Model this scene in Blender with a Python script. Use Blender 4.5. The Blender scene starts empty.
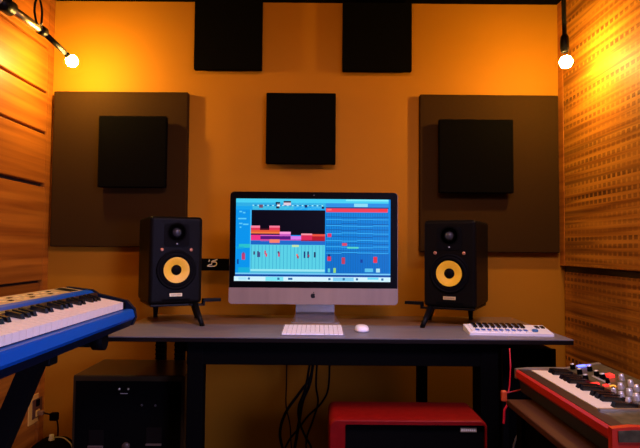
import bpy, bmesh, math, random
from mathutils import Vector, Matrix, Euler
random.seed(7)
sc = bpy.context.scene
col = sc.collection
PI = math.pi
# ---------------------------------------------------------------- camera
F = 560.0
CAMZ = 1.024
PITCH = math.atan(24/F)
ROLL = math.radians(0.45)
R = Matrix.Rotation(PI/2 + PITCH, 3, 'X') @ Matrix.Rotation(ROLL, 3, 'Z')
cd = bpy.data.cameras.new('camera'); cam = bpy.data.objects.new('camera', cd); col.objects.link(cam)
cam.location = (0, 0, CAMZ); cam.rotation_euler = R.to_euler()
cd.sensor_width = 36; cd.lens = 36*F/640; cd.clip_start = .02
sc.camera = cam
CO = Vector((0, 0, CAMZ))
def ray(px, py): return R @ Vector(((px-320)/F, -(py-224)/F, -1))
def P(px, py, Y):                      # point of the room seen at a pixel, at depth Y
    d = ray(px, py); return CO + d*(Y/d.y)
def PX(px, py, X):
    d = ray(px, py); return CO + d*(X/d.x)
def PZ(px, py, Z):
    d = ray(px, py); return CO + d*((Z-CAMZ)/d.z)

# ---------------------------------------------------------------- materials
def s2l(c):
    return tuple((x/255/12.92 if x <= 10 else ((x/255+.055)/1.055)**2.4) for x in c)
MATS = {}
def mat(name, base=(.5, .5, .5), rough=.5, metal=0., emit=None, strength=1., spec=.5, coat=0.):
    if name in MATS: return MATS[name]
    m = bpy.data.materials.new(name); m.use_nodes = True
    b = m.node_tree.nodes['Principled BSDF']
    b.inputs['Base Color'].default_value = (*base, 1); b.inputs['Roughness'].default_value = rough
    b.inputs['Metallic'].default_value = metal; b.inputs['Specular IOR Level'].default_value = spec
    b.inputs['Coat Weight'].default_value = coat
    if emit:
        b.inputs['Emission Color'].default_value = (*emit, 1); b.inputs['Emission Strength'].default_value = strength
    MATS[name] = m
    return m
def nodes(m): return m.node_tree.nodes, m.node_tree.links, m.node_tree.nodes['Principled BSDF']
def noise_mat(name, c1, c2, scale=(8, 8, 8), rough=.6, bump=0., detail=4, spec=.5, metal=0., lo=.35, hi=.65, bscale=None):
    m = mat(name, c1, rough, metal, spec=spec); n, l, b = nodes(m)
    tc = n.new('ShaderNodeTexCoord'); mp = n.new('ShaderNodeMapping'); mp.inputs['Scale'].default_value = scale
    l.new(tc.outputs['Object'], mp.inputs['Vector'])
    nz = n.new('ShaderNodeTexNoise'); nz.inputs['Scale'].default_value = 1; nz.inputs['Detail'].default_value = detail
    l.new(mp.outputs[0], nz.inputs['Vector'])
    cr = n.new('ShaderNodeValToRGB'); cr.color_ramp.elements[0].position = lo; cr.color_ramp.elements[1].position = hi
    cr.color_ramp.elements[0].color = (*c1, 1); cr.color_ramp.elements[1].color = (*c2, 1)
    l.new(nz.outputs['Fac'], cr.inputs['Fac']); l.new(cr.outputs['Color'], b.inputs['Base Color'])
    if bump:
        src = nz
        if bscale:
            src = n.new('ShaderNodeTexNoise'); src.inputs['Scale'].default_value = bscale; src.inputs['Detail'].default_value = 3
            l.new(tc.outputs['Object'], src.inputs['Vector'])
        bp = n.new('ShaderNodeBump'); bp.inputs['Strength'].default_value = bump; bp.inputs['Distance'].default_value = .004
        l.new(src.outputs['Fac'], bp.inputs['Height']); l.new(bp.outputs['Normal'], b.inputs['Normal'])
    return m
def math_node(n, l, op, a, b=None, c=None):
    x = n.new('ShaderNodeMath'); x.operation = op
    for i, v in enumerate((a, b, c)):
        if v is None: continue
        if isinstance(v, (int, float)): x.inputs[i].default_value = v
        else: l.new(v, x.inputs[i])
    return x.outputs[0]

M_wall = noise_mat('ochre_wall', (.38, .150, .003), (.41, .164, .004), (1.5, 1.5, 1.5), .75, .12, bscale=220, spec=.2)
M_wood = noise_mat('pine_boards', (.25, .060, .003), (.48, .150, .010), (2.2, 1.2, 42), .48, .05, detail=5, lo=.30, hi=.68, spec=.5)
M_gap = mat('dark_gap', (.03, .013, .005), .8)
M_ceil = mat('black_ceiling', (.002, .0017, .0015), .9, spec=.02)
M_floor = noise_mat('dark_floor', (.06, .03, .015), (.10, .05, .025), (3, 40, 3), .5)
M_foam = noise_mat('black_foam', (.002, .0017, .0012), (.0035, .003, .002), (300, 300, 300), .95, .5, bscale=400, spec=.02)
M_panel = noise_mat('brown_fabric', (.029, .0125, .0015), (.036, .016, .002), (260, 260, 260), .9, .4, bscale=500, spec=.1)
M_black = mat('black_satin', (.004, .004, .004), .42, spec=.2)
M_blackm = mat('black_matte', (.0016, .0016, .0015), .7, spec=.03)
M_blackm2 = mat('black_metal', (.004, .004, .004), .4, .0, spec=.1)
M_spk = noise_mat('black_vinyl', (.0045, .0038, .003), (.006, .005, .004), (200, 200, 200), .4, .1, bscale=600, spec=.05)
M_rubber = mat('black_rubber', (.0025, .0025, .003), .6, spec=.05)
M_cone = noise_mat('yellow_cone', (.95, .56, .02), (.98, .60, .03), (90, 90, 90), .45)
M_gold = mat('gold_plate', (.85, .66, .3), .4, .5)
M_desk = noise_mat('desk_laminate', (.15, .14, .145), (.185, .175, .18), (14, 90, 14), .38, .03, spec=.45)
M_desk_shaded = noise_mat('brown_shaded_laminate', (.17, .095, .036), (.21, .12, .05), (14, 90, 14), .38, .03, spec=.45)  # browner copy of the desk laminate, shade put into the colour
M_alu = noise_mat('brushed_aluminium', (.33, .25, .20), (.37, .28, .22), (30, 30, 2), .45, metal=.3)
M_alu2 = mat('polished_aluminium', (.7, .7, .72), .25, .9)
M_glassb = mat('black_glass', (.002, .002, .003), .3, spec=.08)
M_white = mat('white_plastic', (.92, .92, .94), .3)
M_whitek = mat('white_key', (.90, .77, .63), .35, spec=.3)
M_blackk = mat('black_key', (.006, .006, .006), .22)
M_blue = mat('blue_plastic', (.002, .075, .36), .38, spec=.12)
M_bluedk = mat('navy_plastic', (.003, .006, .016), .45, spec=.1)
M_gpanel = noise_mat('gold_control_panel', (.45, .32, .14), (.6, .45, .22), (40, 40, 40), .4, metal=.3)
M_red = mat('red_lacquer', (.68, .028, .006), .35, coat=.15)
M_redt = noise_mat('red_tolex', (.17, .002, .0015), (.20, .003, .002), (60, 60, 60), .5, .1, bscale=500, spec=.12)
M_grille = noise_mat('black_grille_cloth', (.002, .002, .0018), (.004, .0036, .003), (400, 400, 400), .85, .4, bscale=700, spec=.02)
M_olive = noise_mat('olive_panel', (.08, .066, .026), (.15, .125, .055), (60, 60, 60), .35, metal=.3)
M_silver = mat('silver_knob', (.85, .82, .74), .3, .6)
M_board = noise_mat('walnut_board', (.05, .016, .005), (.11, .038, .011), (30, 2.5, 30), .5, .03, lo=.3, hi=.7, spec=.15)
M_cable = mat('black_cable', (.003, .0028, .0025), .5, spec=.1)
M_redc = mat('red_cable', (.6, .01, .02), .4)
M_yel = mat('yellowed_plastic', (.70, .36, .05), .5)
M_chrome = mat('chrome_tube', (.8, .68, .48), .32, 1.)
M_bulb = mat('glowing_bulb', (1, .9, .7), .4, emit=(1.0, .61, .15), strength=720.)
M_ledb = mat('blue_led', (.1, .1, 1), .4, emit=(.12, .16, 1.), strength=3.)
M_ledr = mat('red_led', (1, .05, .03), .4, emit=(1., .03, .02), strength=1.2)
M_ledo = mat('amber_led', (1, .4, .05), .4, emit=(1., .38, .04), strength=.9)
M_leds = mat('white_led', (1, 1, 1), .4, emit=(.8, .85, 1.), strength=1.)
M_cream = mat('cream_print', (.75, .68, .5), .5)

# slotted wooden wall panel (right wall)
def slotted():
    m = mat('slotted_wood', (.5, .2, .05), .6, spec=.15); n, l, b = nodes(m)
    tc = n.new('ShaderNodeTexCoord'); sp = n.new('ShaderNodeSeparateXYZ'); l.new(tc.outputs['Object'], sp.inputs[0])
    y, z = sp.outputs['Y'], sp.outputs['Z']
    mp = n.new('ShaderNodeMapping'); mp.inputs['Scale'].default_value = (2, 1.6, 55); l.new(tc.outputs['Object'], mp.inputs[0])
    nz = n.new('ShaderNodeTexNoise'); nz.inputs['Scale'].default_value = 1; nz.inputs['Detail'].default_value = 5; l.new(mp.outputs[0], nz.inputs[0])
    cr = n.new('ShaderNodeValToRGB'); e = cr.color_ramp.elements
    e[0].position = .33; e[1].position = .62; e[0].color = (.24, .072, .005, 1); e[1].color = (.50, .19, .016, 1)
    l.new(nz.outputs['Fac'], cr.inputs[0])
    row = math_node(n, l, 'DIVIDE', z, .0285)
    rid = math_node(n, l, 'FLOOR', row); rf = math_node(n, l, 'FRACT', row)
    wn = n.new('ShaderNodeTexWhiteNoise'); wn.noise_dimensions = '1D'; l.new(rid, wn.inputs['W'])
    hrow = math_node(n, l, 'LESS_THAN', math_node(n, l, 'ABSOLUTE', math_node(n, l, 'SUBTRACT', rf, .5)), .27)
    yf = math_node(n, l, 'FRACT', math_node(n, l, 'DIVIDE', y, .034))
    hy = math_node(n, l, 'LESS_THAN', math_node(n, l, 'ABSOLUTE', math_node(n, l, 'SUBTRACT', yf, .5)), .33)
    hole = math_node(n, l, 'MULTIPLY', hrow, hy)
    # weave strength varies by row and along the wall
    mp2 = n.new('ShaderNodeMapping'); mp2.inputs['Scale'].default_value = (1, 2.6, 9); l.new(tc.outputs['Object'], mp2.inputs[0])
    n2 = n.new('ShaderNodeTexNoise'); n2.inputs['Scale'].default_value = 1; n2.inputs['Detail'].default_value = 2; l.new(mp2.outputs[0], n2.inputs[0])
    amp = math_node(n, l, 'MULTIPLY', math_node(n, l, 'MULTIPLY_ADD', wn.outputs['Value'], .75, .2), math_node(n, l, 'MULTIPLY_ADD', n2.outputs['Fac'], 2.4, -.45))
    cl = n.new('ShaderNodeClamp'); l.new(amp, cl.inputs[0])
    fac = math_node(n, l, 'MULTIPLY', hole, cl.outputs[0])
    mp3 = n.new('ShaderNodeMapping'); mp3.inputs['Scale'].default_value = (1, 1.1, 34); l.new(tc.outputs['Object'], mp3.inputs[0])
    n3 = n.new('ShaderNodeTexNoise'); n3.inputs['Scale'].default_value = 1; n3.inputs['Detail'].default_value = 3; l.new(mp3.outputs[0], n3.inputs[0])
    st_ = n.new('ShaderNodeMapRange'); st_.inputs[1].default_value = .53; st_.inputs[2].default_value = .66; st_.inputs[4].default_value = .6; l.new(n3.outputs['Fac'], st_.inputs[0])
    fac = math_node(n, l, 'MAXIMUM', fac, st_.outputs[0])
    mx = n.new('ShaderNodeMix'); mx.data_type = 'RGBA'; l.new(fac, mx.inputs[0])
    l.new(cr.outputs[0], mx.inputs[6]); mx.inputs[7].default_value = (.05, .015, .004, 1)
    l.new(mx.outputs[2], b.inputs['Base Color'])
    bp = n.new('ShaderNodeBump'); bp.inputs['Strength'].default_value = .3; bp.inputs['Distance'].default_value = .003; bp.invert = True
    l.new(fac, bp.inputs['Height']); l.new(bp.outputs[0], b.inputs['Normal'])
    return m
M_slot = slotted()

# ---------------------------------------------------------------- mesh helpers
class MB:
    def __init__(s): s.bm = bmesh.new(); s.mats = []
    def mi(s, m):
        if m not in s.mats: s.mats.append(m)
        return s.mats.index(m)
    def _set(s, faces, m, smooth=False):
        i = s.mi(m)
        for f in faces: f.material_index = i; f.smooth = smooth
    def box(s, a, b, m, bev=0., seg=2, mtx=None):
        a = Vector(a); b = Vector(b)
        lo = Vector(map(min, a, b)); hi = Vector(map(max, a, b))
        r = bmesh.ops.create_cube(s.bm, size=1); vs = r['verts']
        for v in vs: v.co = Vector((lo[i] + (v.co[i]+.5)*(hi[i]-lo[i]) for i in range(3)))
        fs = set(f for v in vs for f in v.link_faces)
        if bev:
            es = list(set(e for v in vs for e in v.link_edges))
            r = bmesh.ops.bevel(s.bm, geom=es, offset=bev, segments=seg, profile=.5, affect='EDGES')
            vs = list(set(r['verts']) | set(v for v in vs if v.is_valid)); fs = set(f for v in vs for f in v.link_faces)
        if mtx is not None:
            for v in set(v for f in fs for v in f.verts): v.co = mtx @ v.co
        s._set(fs, m)
        return s
    def cyl(s, p0, p1, r0, m, r1=None, n=20, smooth=True):
        p0 = Vector(p0); p1 = Vector(p1); r1 = r0 if r1 is None else r1
        d = (p1-p0); q = d.to_track_quat('Z', 'Y').to_matrix()
        A, B = [], []
        for k in range(n):
            c = q @ Vector((math.cos(2*PI*k/n), math.sin(2*PI*k/n), 0))
            A.append(s.bm.verts.new(p0+c*r0)); B.append(s.bm.verts.new(p1+c*r1))
        fs = [s.bm.faces.new((A[k], A[(k+1) % n], B[(k+1) % n], B[k])) for k in range(n)]
        s._set(fs, m, smooth)
        s._set([s.bm.faces.new(A[::-1]), s.bm.faces.new(B)], m)
        return s
    def lathe(s, prof, o, axis, m, n=40, mats=None):     # prof: (radius, along axis)
        o = Vector(o); q = Vector(axis).to_track_quat('Z', 'Y').to_matrix(); rings = []
        for r, h in prof:
            if r < 1e-6: rings.append([s.bm.verts.new(o+q @ Vector((0, 0, h)))])
            else: rings.append([s.bm.verts.new(o+q @ Vector((r*math.cos(2*PI*k/n), r*math.sin(2*PI*k/n), h))) for k in range(n)])
        for i in range(len(rings)-1):
            a, b = rings[i], rings[i+1]; fs = []
            for k in range(n):
                k2 = (k+1) % n
                if len(a) == 1 and len(b) == 1: continue
                if len(a) == 1: fs.append(s.bm.faces.new((a[0], b[k2], b[k])))
                elif len(b) == 1: fs.append(s.bm.faces.new((a[k], a[k2], b[0])))
                else: fs.append(s.bm.faces.new((a[k], a[k2], b[k2], b[k])))
            s._set(fs, (mats[i] if mats else m), True)
        return s
    def prism(s, pts, vec, m, smooth=False):             # closed outline extruded along vec
        vec = Vector(vec); A = [s.bm.verts.new(Vector(p)) for p in pts]; B = [s.bm.verts.new(Vector(p)+vec) for p in pts]; n = len(A)
        fs = [s.bm.faces.new((A[k], A[(k+1) % n], B[(k+1) % n], B[k])) for k in range(n)]
        s._set(fs, m, smooth); s._set([s.bm.faces.new(A[::-1]), s.bm.faces.new(B)], m)
        return s
    def tube(s, pts, r, m, n=8, sub=6, closed=False):
        pts = [Vector(p) for p in pts]; c = []
        for i in range(len(pts)-1):
            p0 = pts[max(i-1, 0)]; p1 = pts[i]; p2 = pts[i+1]; p3 = pts[min(i+2, len(pts)-1)]
            for k in range(sub):
                t = k/sub
                c.append(.5*((2*p1)+(p2-p0)*t+(2*p0-5*p1+4*p2-p3)*t*t+(3*p1-p0-3*p2+p3)*t**3))
        c.append(pts[-1])
        t0 = (c[1]-c[0]).normalized(); u = t0.orthogonal().normalized(); rings = []
        for i, p in enumerate(c):
            t = (c[min(i+1, len(c)-1)]-c[max(i-1, 0)]).normalized()
            u = (u-t*u.dot(t)).normalized(); v = t.cross(u)
            rings.append([s.bm.verts.new(p+r*(u*math.cos(2*PI*k/n)+v*math.sin(2*PI*k/n))) for k in range(n)])
        fs = []
        for a, b in zip(rings, rings[1:]):
            fs += [s.bm.faces.new((a[k], a[(k+1) % n], b[(k+1) % n], b[k])) for k in range(n)]
        s._set(fs, m, True); s._set([s.bm.faces.new(rings[0][::-1]), s.bm.faces.new(rings[-1])], m)
        return s
    def quad(s, pts, m):
        f = s.bm.faces.new([s.bm.verts.new(Vector(p)) for p in pts]); s._set([f], m); return s
    def build(s, name, parent=None, off=None, origin=None):
        off = Vector(off) if off is not None else Vector((0, 0, 0))
        if origin is not None: off = Vector(origin)
        if off.length: bmesh.ops.translate(s.bm, verts=s.bm.verts, vec=-off)
        bmesh.ops.recalc_face_normals(s.bm, faces=s.bm.faces)
        me = bpy.data.meshes.new(name); s.bm.to_mesh(me); s.bm.free()
        for m in s.mats: me.materials.append(m)
        o = bpy.data.objects.new(name, me); col.objects.link(o)
        if origin is not None: o.location = origin
        if parent is not None: o.parent = parent
        return o
def tag(o, label, cat, group=None):
    o['label'] = label; o['category'] = cat
    if group: o['group'] = group
    return o
def thing(name, label, cat, loc=(0, 0, 0), rotz=0., group=None):
    o = bpy.data.objects.new(name, None); col.objects.link(o); o.empty_display_size = .05
    o.location = loc; o.rotation_euler = (0, 0, rotz)
    return tag(o, label, cat, group)
def struct(mb, name, origin=None):
    o = mb.build(name, origin=origin); o['kind'] = 'structure'; return o
def dup(root, loc=None, rotz=None, label=None):
    r = root.copy(); col.objects.link(r)
    if loc is not None: r.location = loc
    if rotz is not None: r.rotation_euler = (0, 0, rotz)
    if label: r['label'] = label
    for ch in list(root.children):
        c = ch.copy(); col.objects.link(c); c.parent = r
        for g in list(ch.children):
            d = g.copy(); col.objects.link(d); d.parent = c
    return r

# ---------------------------------------------------------------- setting
YB = 2.49; XL = -1.205; XR = 1.065; ZC = P(320, 3, YB).z; Y0 = -1.6
struct(MB().box((XL-.2, YB, -.05), (XR+.2, YB+.1, ZC+.1), M_wall), 'wall_back')
struct(MB().box((XL-.2, Y0, -.1), (XR+.2, YB, 0), M_floor), 'floor')
struct(MB().box((XL-.2, Y0, ZC), (XR+.2, YB, ZC+.1), M_ceil), 'ceiling')
# left wall: boards with recessed grooves
w = MB(); w.box((XL-.1, Y0, 0), (XL-.022, YB, ZC), M_gap)
w.box((XL-.022, YB-.045, 0), (XL, YB, ZC), M_wood)
gz = [0.0, P(47, 281, 2.45).z, P(45, 186.5, 2.45).z, P(50, 134.5, 2.45).z, P(51, 94.5, 2.45).z, P(52, 51, 2.45).z, ZC]
for a, b in zip(gz, gz[1:]):
    gap = .010 if a in (gz[2],) else .005
    w.box((XL-.03, Y0, a+gap), (XL+(.004 if a > .5 else -.008), YB-.055, b-.006), M_wood, .004)
struct(w, 'wall_left')
# right wall: slotted panels
w = MB(); w.box((XR+.022, Y0, 0), (XR+.1, YB, ZC), M_gap)
gR = PX(562, 268.5, XR).z
w.box((XR, YB-.05, gR+.012), (XR+.04, YB-.002, ZC), M_wood)
w.box((XR, Y0, gR+.012), (XR+.04, YB-.055, ZC), M_slot, .003)
w.box((XR+.012, Y0, .0), (XR+.04, YB-.02, gR-.014), M_slot, .003)
struct(w, 'wall_right')

# ---------------------------------------------------------------- acoustic panels
def slab(name, x0, y0, x1, y1, Yf, th, m, label, cat, group, bev=.006):
    a = P(x0, y1, Yf); b = P(x1, y0, Yf)
    o = Vector(((a.x+b.x)/2, Yf+th, a.z))
    mb = MB().box((a.x, Yf, a.z), (b.x, Yf+th, b.z), m, bev, 3)
    return tag(mb.build(name, origin=o), label, cat, group)
YPN = 2.452
slab('acoustic_panel', 49.5, 92, 188, 246.5, YPN, YB-YPN, M_panel, 'large brown fabric acoustic panel above the blue synthesizer, at the board-clad wall', 'acoustic panel', 'large fabric panels on the back wall', .005)
slab('acoustic_panel', 420, 95.2, 558.5, 252, YPN, YB-YPN, M_panel, 'large brown fabric acoustic panel beside the slotted wooden wall', 'acoustic panel', 'large fabric panels on the back wall', .005)
FG = 'black foam tiles'
def foam(x0, y0, x1, y1, Yback, label):
    Yf = Yback-.05; a = P(x0, y1, Yf); b = P(x1, y0, Yf)
    mb = MB(); mb.box((a.x, Yf, a.z), (b.x, Yf+.028, b.z), M_foam, .004, 2)
    mb.box((a.x+.016, Yf+.028, a.z+.016), (b.x-.016, Yback, b.z-.016), M_foam)
    return tag(mb.build('foam_tile', origin=((a.x+b.x)/2, Yback, a.z)), label, 'foam tile', FG)
foam(97, 116, 166.5, 187, YPN, 'black foam tile mounted on the brown panel above the blue synthesizer')
foam(439.5, 119.5, 513.5, 192.5, YPN, 'black foam tile mounted on the brown panel next to the slotted wall')
foam(193.5, -1, 262.5, 69, YB, 'black foam tile touching the ceiling, the one farther from the hanging lamp')
foam(342.3, 2.4, 412, 70.5, YB, 'black foam tile touching the ceiling, the one nearer the hanging lamp')
foam(265.5, 93, 336, 163.5, YB, 'black foam tile alone on the ochre wall right above the computer')

# ---------------------------------------------------------------- desk
ZD = .74
Yf = 1.784; Yr = 2.37
fl = PZ(105, 335.2, ZD); fr = PZ(571, 341, ZD)
XDL, XDR = -.697, .806
dk = thing('desk', 'wide dark studio desk with black frame carrying the computer and speakers', 'desk', ((XDL+XDR)/2, Yf+.3, 0))
o_ = dk.location
YM = 2.08
MB().box((XDL, Yf, ZD-.0035), (XDR, YM, ZD), M_desk, .001, 1).build('desktop', dk, o_)
MB().box((XDL, Yf+.001, ZD-.017), (XDR, YM, ZD-.0036), mat('dark_edge', (.008, .005, .004), .5, spec=.1), .002).build('underside_board', dk, o_)
MB().box((XDL, YM+.0005, ZD-.016), (XDR, Yr, ZD), M_desk_shaded, .003, 2).build('shaded_rear_board', dk, o_)  # rear strip of the top, its shade painted in as a browner board
xa, xb = P(187, 350, 1.82).x, P(497, 350, 1.82).x
ap = MB().box((xa, 1.815, P(320, 365.5, 1.815).z), (xb, 1.84, ZD-.016), M_blackm, .002)
ap.build('apron', dk, o_)
for x0, x1 in ((P(186.5, 400, 1.815).x, P(202.5, 400, 1.815).x), (P(480.5, 400, 1.815).x, P(498.5, 400, 1.815).x)):
    MB().box((x0, 1.812, 0), (x1, 1.865, ZD-.016), M_blackm, .003).build('leg', dk, o_)
for px_, wd in ((178.5, 9), (159.5, 9), (422.5, 10)):
    x0 = P(px_-wd/2, 380, 2.30).x; x1 = P(px_+wd/2, 380, 2.30).x
    l_ = MB().box((x0, 2.30, 0), (x1, 2.335, ZD-.016), M_blackm)
    if px_ < 200:
        for k in range(34): l_.box((x0-.0015, 2.2975, .08+k*.018), (x1+.0015, 2.30, .088+k*.018), M_blackm2)
    l_.build('leg', dk, o_)
MB().box((P(187, 0, 1.85).x, 2.305, ZD-.07), (P(422, 0, 2.3).x, 2.33, ZD-.016), M_blackm).build('rear_rail', dk, o_)
for xx in (P(194, 0, 1.84).x, P(488, 0, 1.84).x):
    MB().box((xx-.02, 1.865, ZD-.06), (xx+.02, 2.33, ZD-.016), M_blackm).build('side_rail', dk, o_)

# ---------------------------------------------------------------- computer
YS = 2.19
def at_s(px, py, y=YS): return P(px, py, y)
tl = P(229.8, 192, YS); br = P(396.3, 305, YS)
ctrx = (P(228.4, 304.5, YS).x + P(397.8, 304.5, YS).x)/2
W = P(397.8, 298, YS).x - P(228.4, 298, YS).x
zt = (P(230, 191.6, YS).z + P(396, 192.6, YS).z)/2
zb = (P(230, 303.8, YS).z + P(396, 305, YS).z)/2
zc = (P(230, 287.5, YS).z + P(396, 288.7, YS).z)/2
comp = thing('desktop_computer', 'silver all-in-one computer showing a music program, standing mid-desk', 'computer', (ctrx, YS, ZD))
o_ = comp.location
def rr(x0, z0, x1, z1, y, rb, rt, n=6):
    pts = []
    for cx, cz, a0, r in ((x1-rb, z0+rb, -PI/2, rb), (x1-rt, z1-rt, 0, rt), (x0+rt, z1-rt, PI/2, rt), (x0+rb, z0+rb, PI, rb)):
        if r < 1e-5: pts.append((cx, y, cz)); continue
        for k in range(n+1):
            a = a0+k/n*PI/2; pts.append((cx+r*math.cos(a), y, cz+r*math.sin(a)))
    return pts
X0, X1 = ctrx-W/2, ctrx+W/2
# rear shell: rounded outline that bulges back
sh = MB()
rings = []
for t, yy, in ((0, .0), (0, .006), (.02, .014), (.10, .035), (.22, .05), (.38, .056)):
    pts = rr(X0+t*W*.9, zb+t*(zt-zb)*.9, X1-t*W*.9, zt-t*(zt-zb)*.9, YS+.004+yy, max(.003, .016*(1-t*2.4)), max(.003, .016*(1-t*2.4)))
    rings.append([sh.bm.verts.new(p) for p in pts])
for a, b in zip(rings, rings[1:]):
    n_ = len(a); sh._set([sh.bm.faces.new((a[k], a[(k+1) % n_], b[(k+1) % n_], b[k])) for k in range(n_)], M_alu, True)
sh._set([sh.bm.faces.new(rings[0]), sh.bm.faces.new(rings[-1])], M_alu)
sh.build('rear_shell', comp, o_)
MB().prism(rr(X0, zb, X1, zc, YS-.001, .014, 0), (0, .005, 0), M_alu).build('chin', comp, o_)
bz = MB().prism(rr(X0+.002, zc, X1-.002, zt, YS-.001, 0, .016), (0, .005, 0), M_glassb).build('bezel', comp, o_)
MB().cyl((ctrx, YS-.0015, zt-.013), (ctrx, YS-.0005, zt-.013), .0028, mat('camera_lens', (.12, .12, .14), .2), n=14).build('webcam', bz, o_)
# bitten-fruit emblem on the chin
lc = P(313, 295.8, YS); r_ = .0098
outl = []
for k in range(56):
    a = 2*PI*k/56
    rr_ = r_*(1-.16*math.exp(-((a-PI/2)/.32)**2) - .10*math.exp(-((a-3*PI/2)/.25)**2))
    x = rr_*math.cos(a)*.93; z = rr_*math.sin(a)
    if x > 0:                                # bite
        dx, dz = x-r_*1.28, z-r_*.12
        d_ = math.hypot(dx, dz); rb_ = r_*.62
        if d_ < rb_: x = r_*1.28+dx/d_*rb_; z = r_*.12+dz/d_*rb_
    outl.append((lc.x+x, YS-.0014, lc.z+z))
lg = MB().prism(outl, (0, .0006, 0), mat('emblem_black', (.004, .004, .005), .3))
leaf = [(0, .0105), (.0008, .0135), (.0042, .0165), (.0046, .0132), (.0028, .0110)]
lg.prism([(lc.x+a, YS-.0014, lc.z+b) for a, b in leaf], (0, .0006, 0), MATS['emblem_black'])
lg.build('emblem', comp, o_)
# stand
xs0, xs1 = P(295.5, 309, 2.25).x, P(334.5, 309, 2.25).x
nk = MB()
prof = [(2.262, zb+.10), (2.256, ZD+.026), (2.272, ZD+.026), (2.276, zb+.10)]
nk.prism([(xs0, y, z) for y, z in prof], (xs1-xs0, 0, 0), M_alu2, False)
nk.build('stand_neck', comp, o_)
f0, f1 = PZ(291, 323.3, ZD), PZ(339.5, 323.8, ZD)
ft = MB(); fp = [(f0.y, .0004, 0), (f0.y, .004, 0), (2.15, .006, .15), (2.20, .0105, .5), (2.235, .018, .85), (2.2565, .0275, 1), (2.272, .0275, 1), (2.30, .004, 1), (2.31, .0004, 1)]
L_ = [ft.bm.verts.new((f0.x+(xs0-f0.x)*t, y, ZD+z)) for y, z, t in fp]; R_ = [ft.bm.verts.new((f1.x+(xs1-f1.x)*t, y, ZD+z)) for y, z, t in fp]
n_ = len(fp)
ft._set([ft.bm.faces.new((L_[k], L_[(k+1) % n_], R_[(k+1) % n_], R_[k])) for k in range(n_)], M_alu2); ft._set([ft.bm.faces.new(L_), ft.bm.faces.new(R_[::-1])], M_alu2)
ft.build('stand_foot', comp, o_)
# screen with the program on it
sx0, sx1 = 40., 603.; sy0, sy1 = 38., 342.
A = P(236.3, 198.2, YS); B = P(390.3, 282.3, YS)
SX0, SX1 = A.x, B.x; SZ1, SZ0 = A.z-.001, B.z+.001
scr = MB()
ES = 1.05
def ui(x0, y0, x1, y1, c, lay=1):
    name = 'screen_%d_%d_%d' % c
    l = s2l(c)
    m = mat(name, (0, 0, 0), .3, emit=l, strength=ES, spec=.2)
    fx = lambda x: SX0+(x-sx0)/(sx1-sx0)*(SX1-SX0); fz = lambda y: SZ1-(y-sy0)/(sy1-sy0)*(SZ1-SZ0)
    yy = YS-.0012-lay*.00012
    scr.quad([(fx(x0), yy, fz(y1)), (fx(x1), yy, fz(y1)), (fx(x1), yy, fz(y0)), (fx(x0), yy, fz(y0))], m)
ui(40, 38, 603, 342, (0, 132, 222), 0)
ui(40, 38, 596, 53, (70, 205, 240)); ui(40, 52, 368, 66, (45, 170, 225)); ui(40, 66, 368, 79, (20, 160, 235))
ui(100, 66, 250, 79, (70, 190, 220)); ui(250, 54, 362, 78, (100, 205, 235))
ui(368, 53, 596, 68, (45, 140, 225)); ui(440, 39, 596, 45, (130, 235, 245), 2); ui(470, 54, 520, 66, (140, 215, 240), 2)
for x in range(100, 360, 9): ui(x, 54+(x*7) % 9, x+5, 58+(x*7) % 9, ((30, 90, 150) if x % 2 else (170, 235, 245)), 2)
ui(124, 60, 138, 72, (110, 80, 110), 3); ui(184, 50, 200, 60, (20, 40, 80), 3); ui(186, 66, 198, 74, (30, 30, 60), 3); ui(190, 56, 200, 66, (235, 240, 245), 3)
ui(213, 46, 240, 52, (60, 40, 60), 3); ui(213, 52, 240, 62, (220, 200, 215), 3); ui(290, 60, 300, 70, (15, 50, 110), 3); ui(352, 66, 361, 74, (10, 30, 70), 3)
ui(368, 68, 596, 72, (10, 60, 120), 2)
ui(40, 79, 95, 322, (5, 145, 232)); ui(92, 79, 96, 316, (70, 190, 240), 2)
for x0, x1, y in ((52, 62, 84), (65, 74, 88), (48, 78, 110), (52, 64, 128), (66, 86, 131), (54, 60, 142)): ui(x0, y, x1, y+5, (90, 200, 245), 2)
ui(52, 206, 92, 220, (40, 190, 200), 2); ui(42, 216, 70, 224, (15, 160, 220), 2)
ui(63, 240, 75, 264, (190, 60, 110), 3); ui(66, 236, 72, 244, (120, 70, 140), 3); ui(46, 262, 52, 280, (10, 70, 150), 3); ui(50, 292, 92, 312, (20, 170, 215), 2)
ui(97, 80, 365, 172, (4, 3, 18), 2)
for a in ((95, 138, 128, 146, (250, 130, 160)), (95, 146, 128, 154, (225, 50, 80)), (162, 138, 200, 145, (245, 120, 150)), (162, 145, 200, 154, (225, 55, 85)), (128, 148, 162, 154, (60, 12, 30)),
          (95, 154, 200, 161, (225, 85, 50)), (95, 161, 200, 167, (240, 120, 60)), (95, 167, 200, 172, (40, 10, 60)), (200, 160, 240, 168, (250, 150, 215)), (200, 168, 240, 178, (200, 90, 190)),
          (95, 172, 130, 192, (235, 50, 130)), (130, 172, 200, 176, (220, 90, 190)), (130, 176, 240, 188, (85, 20, 120)), (240, 176, 278, 190, (215, 120, 235)), (278, 166, 318, 172, (250, 150, 165)),
          (278, 172, 318, 190, (220, 40, 85)), (318, 168, 365, 176, (230, 80, 60)), (318, 176, 365, 190, (180, 25, 40)), (130, 188, 163, 196, (215, 70, 150)), (163, 188, 200, 201, (245, 125, 105)),
          (200, 188, 278, 192, (190, 60, 160)), (278, 190, 365, 194, (150, 20, 60)), (95, 193, 163, 208, (25, 100, 195)), (200, 193, 365, 208, (30, 105, 200)), (163, 201, 200, 208, (60, 90, 180))):
    ui(*a, 3)
ui(95, 208, 365, 313, (88, 205, 226), 2)
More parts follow.
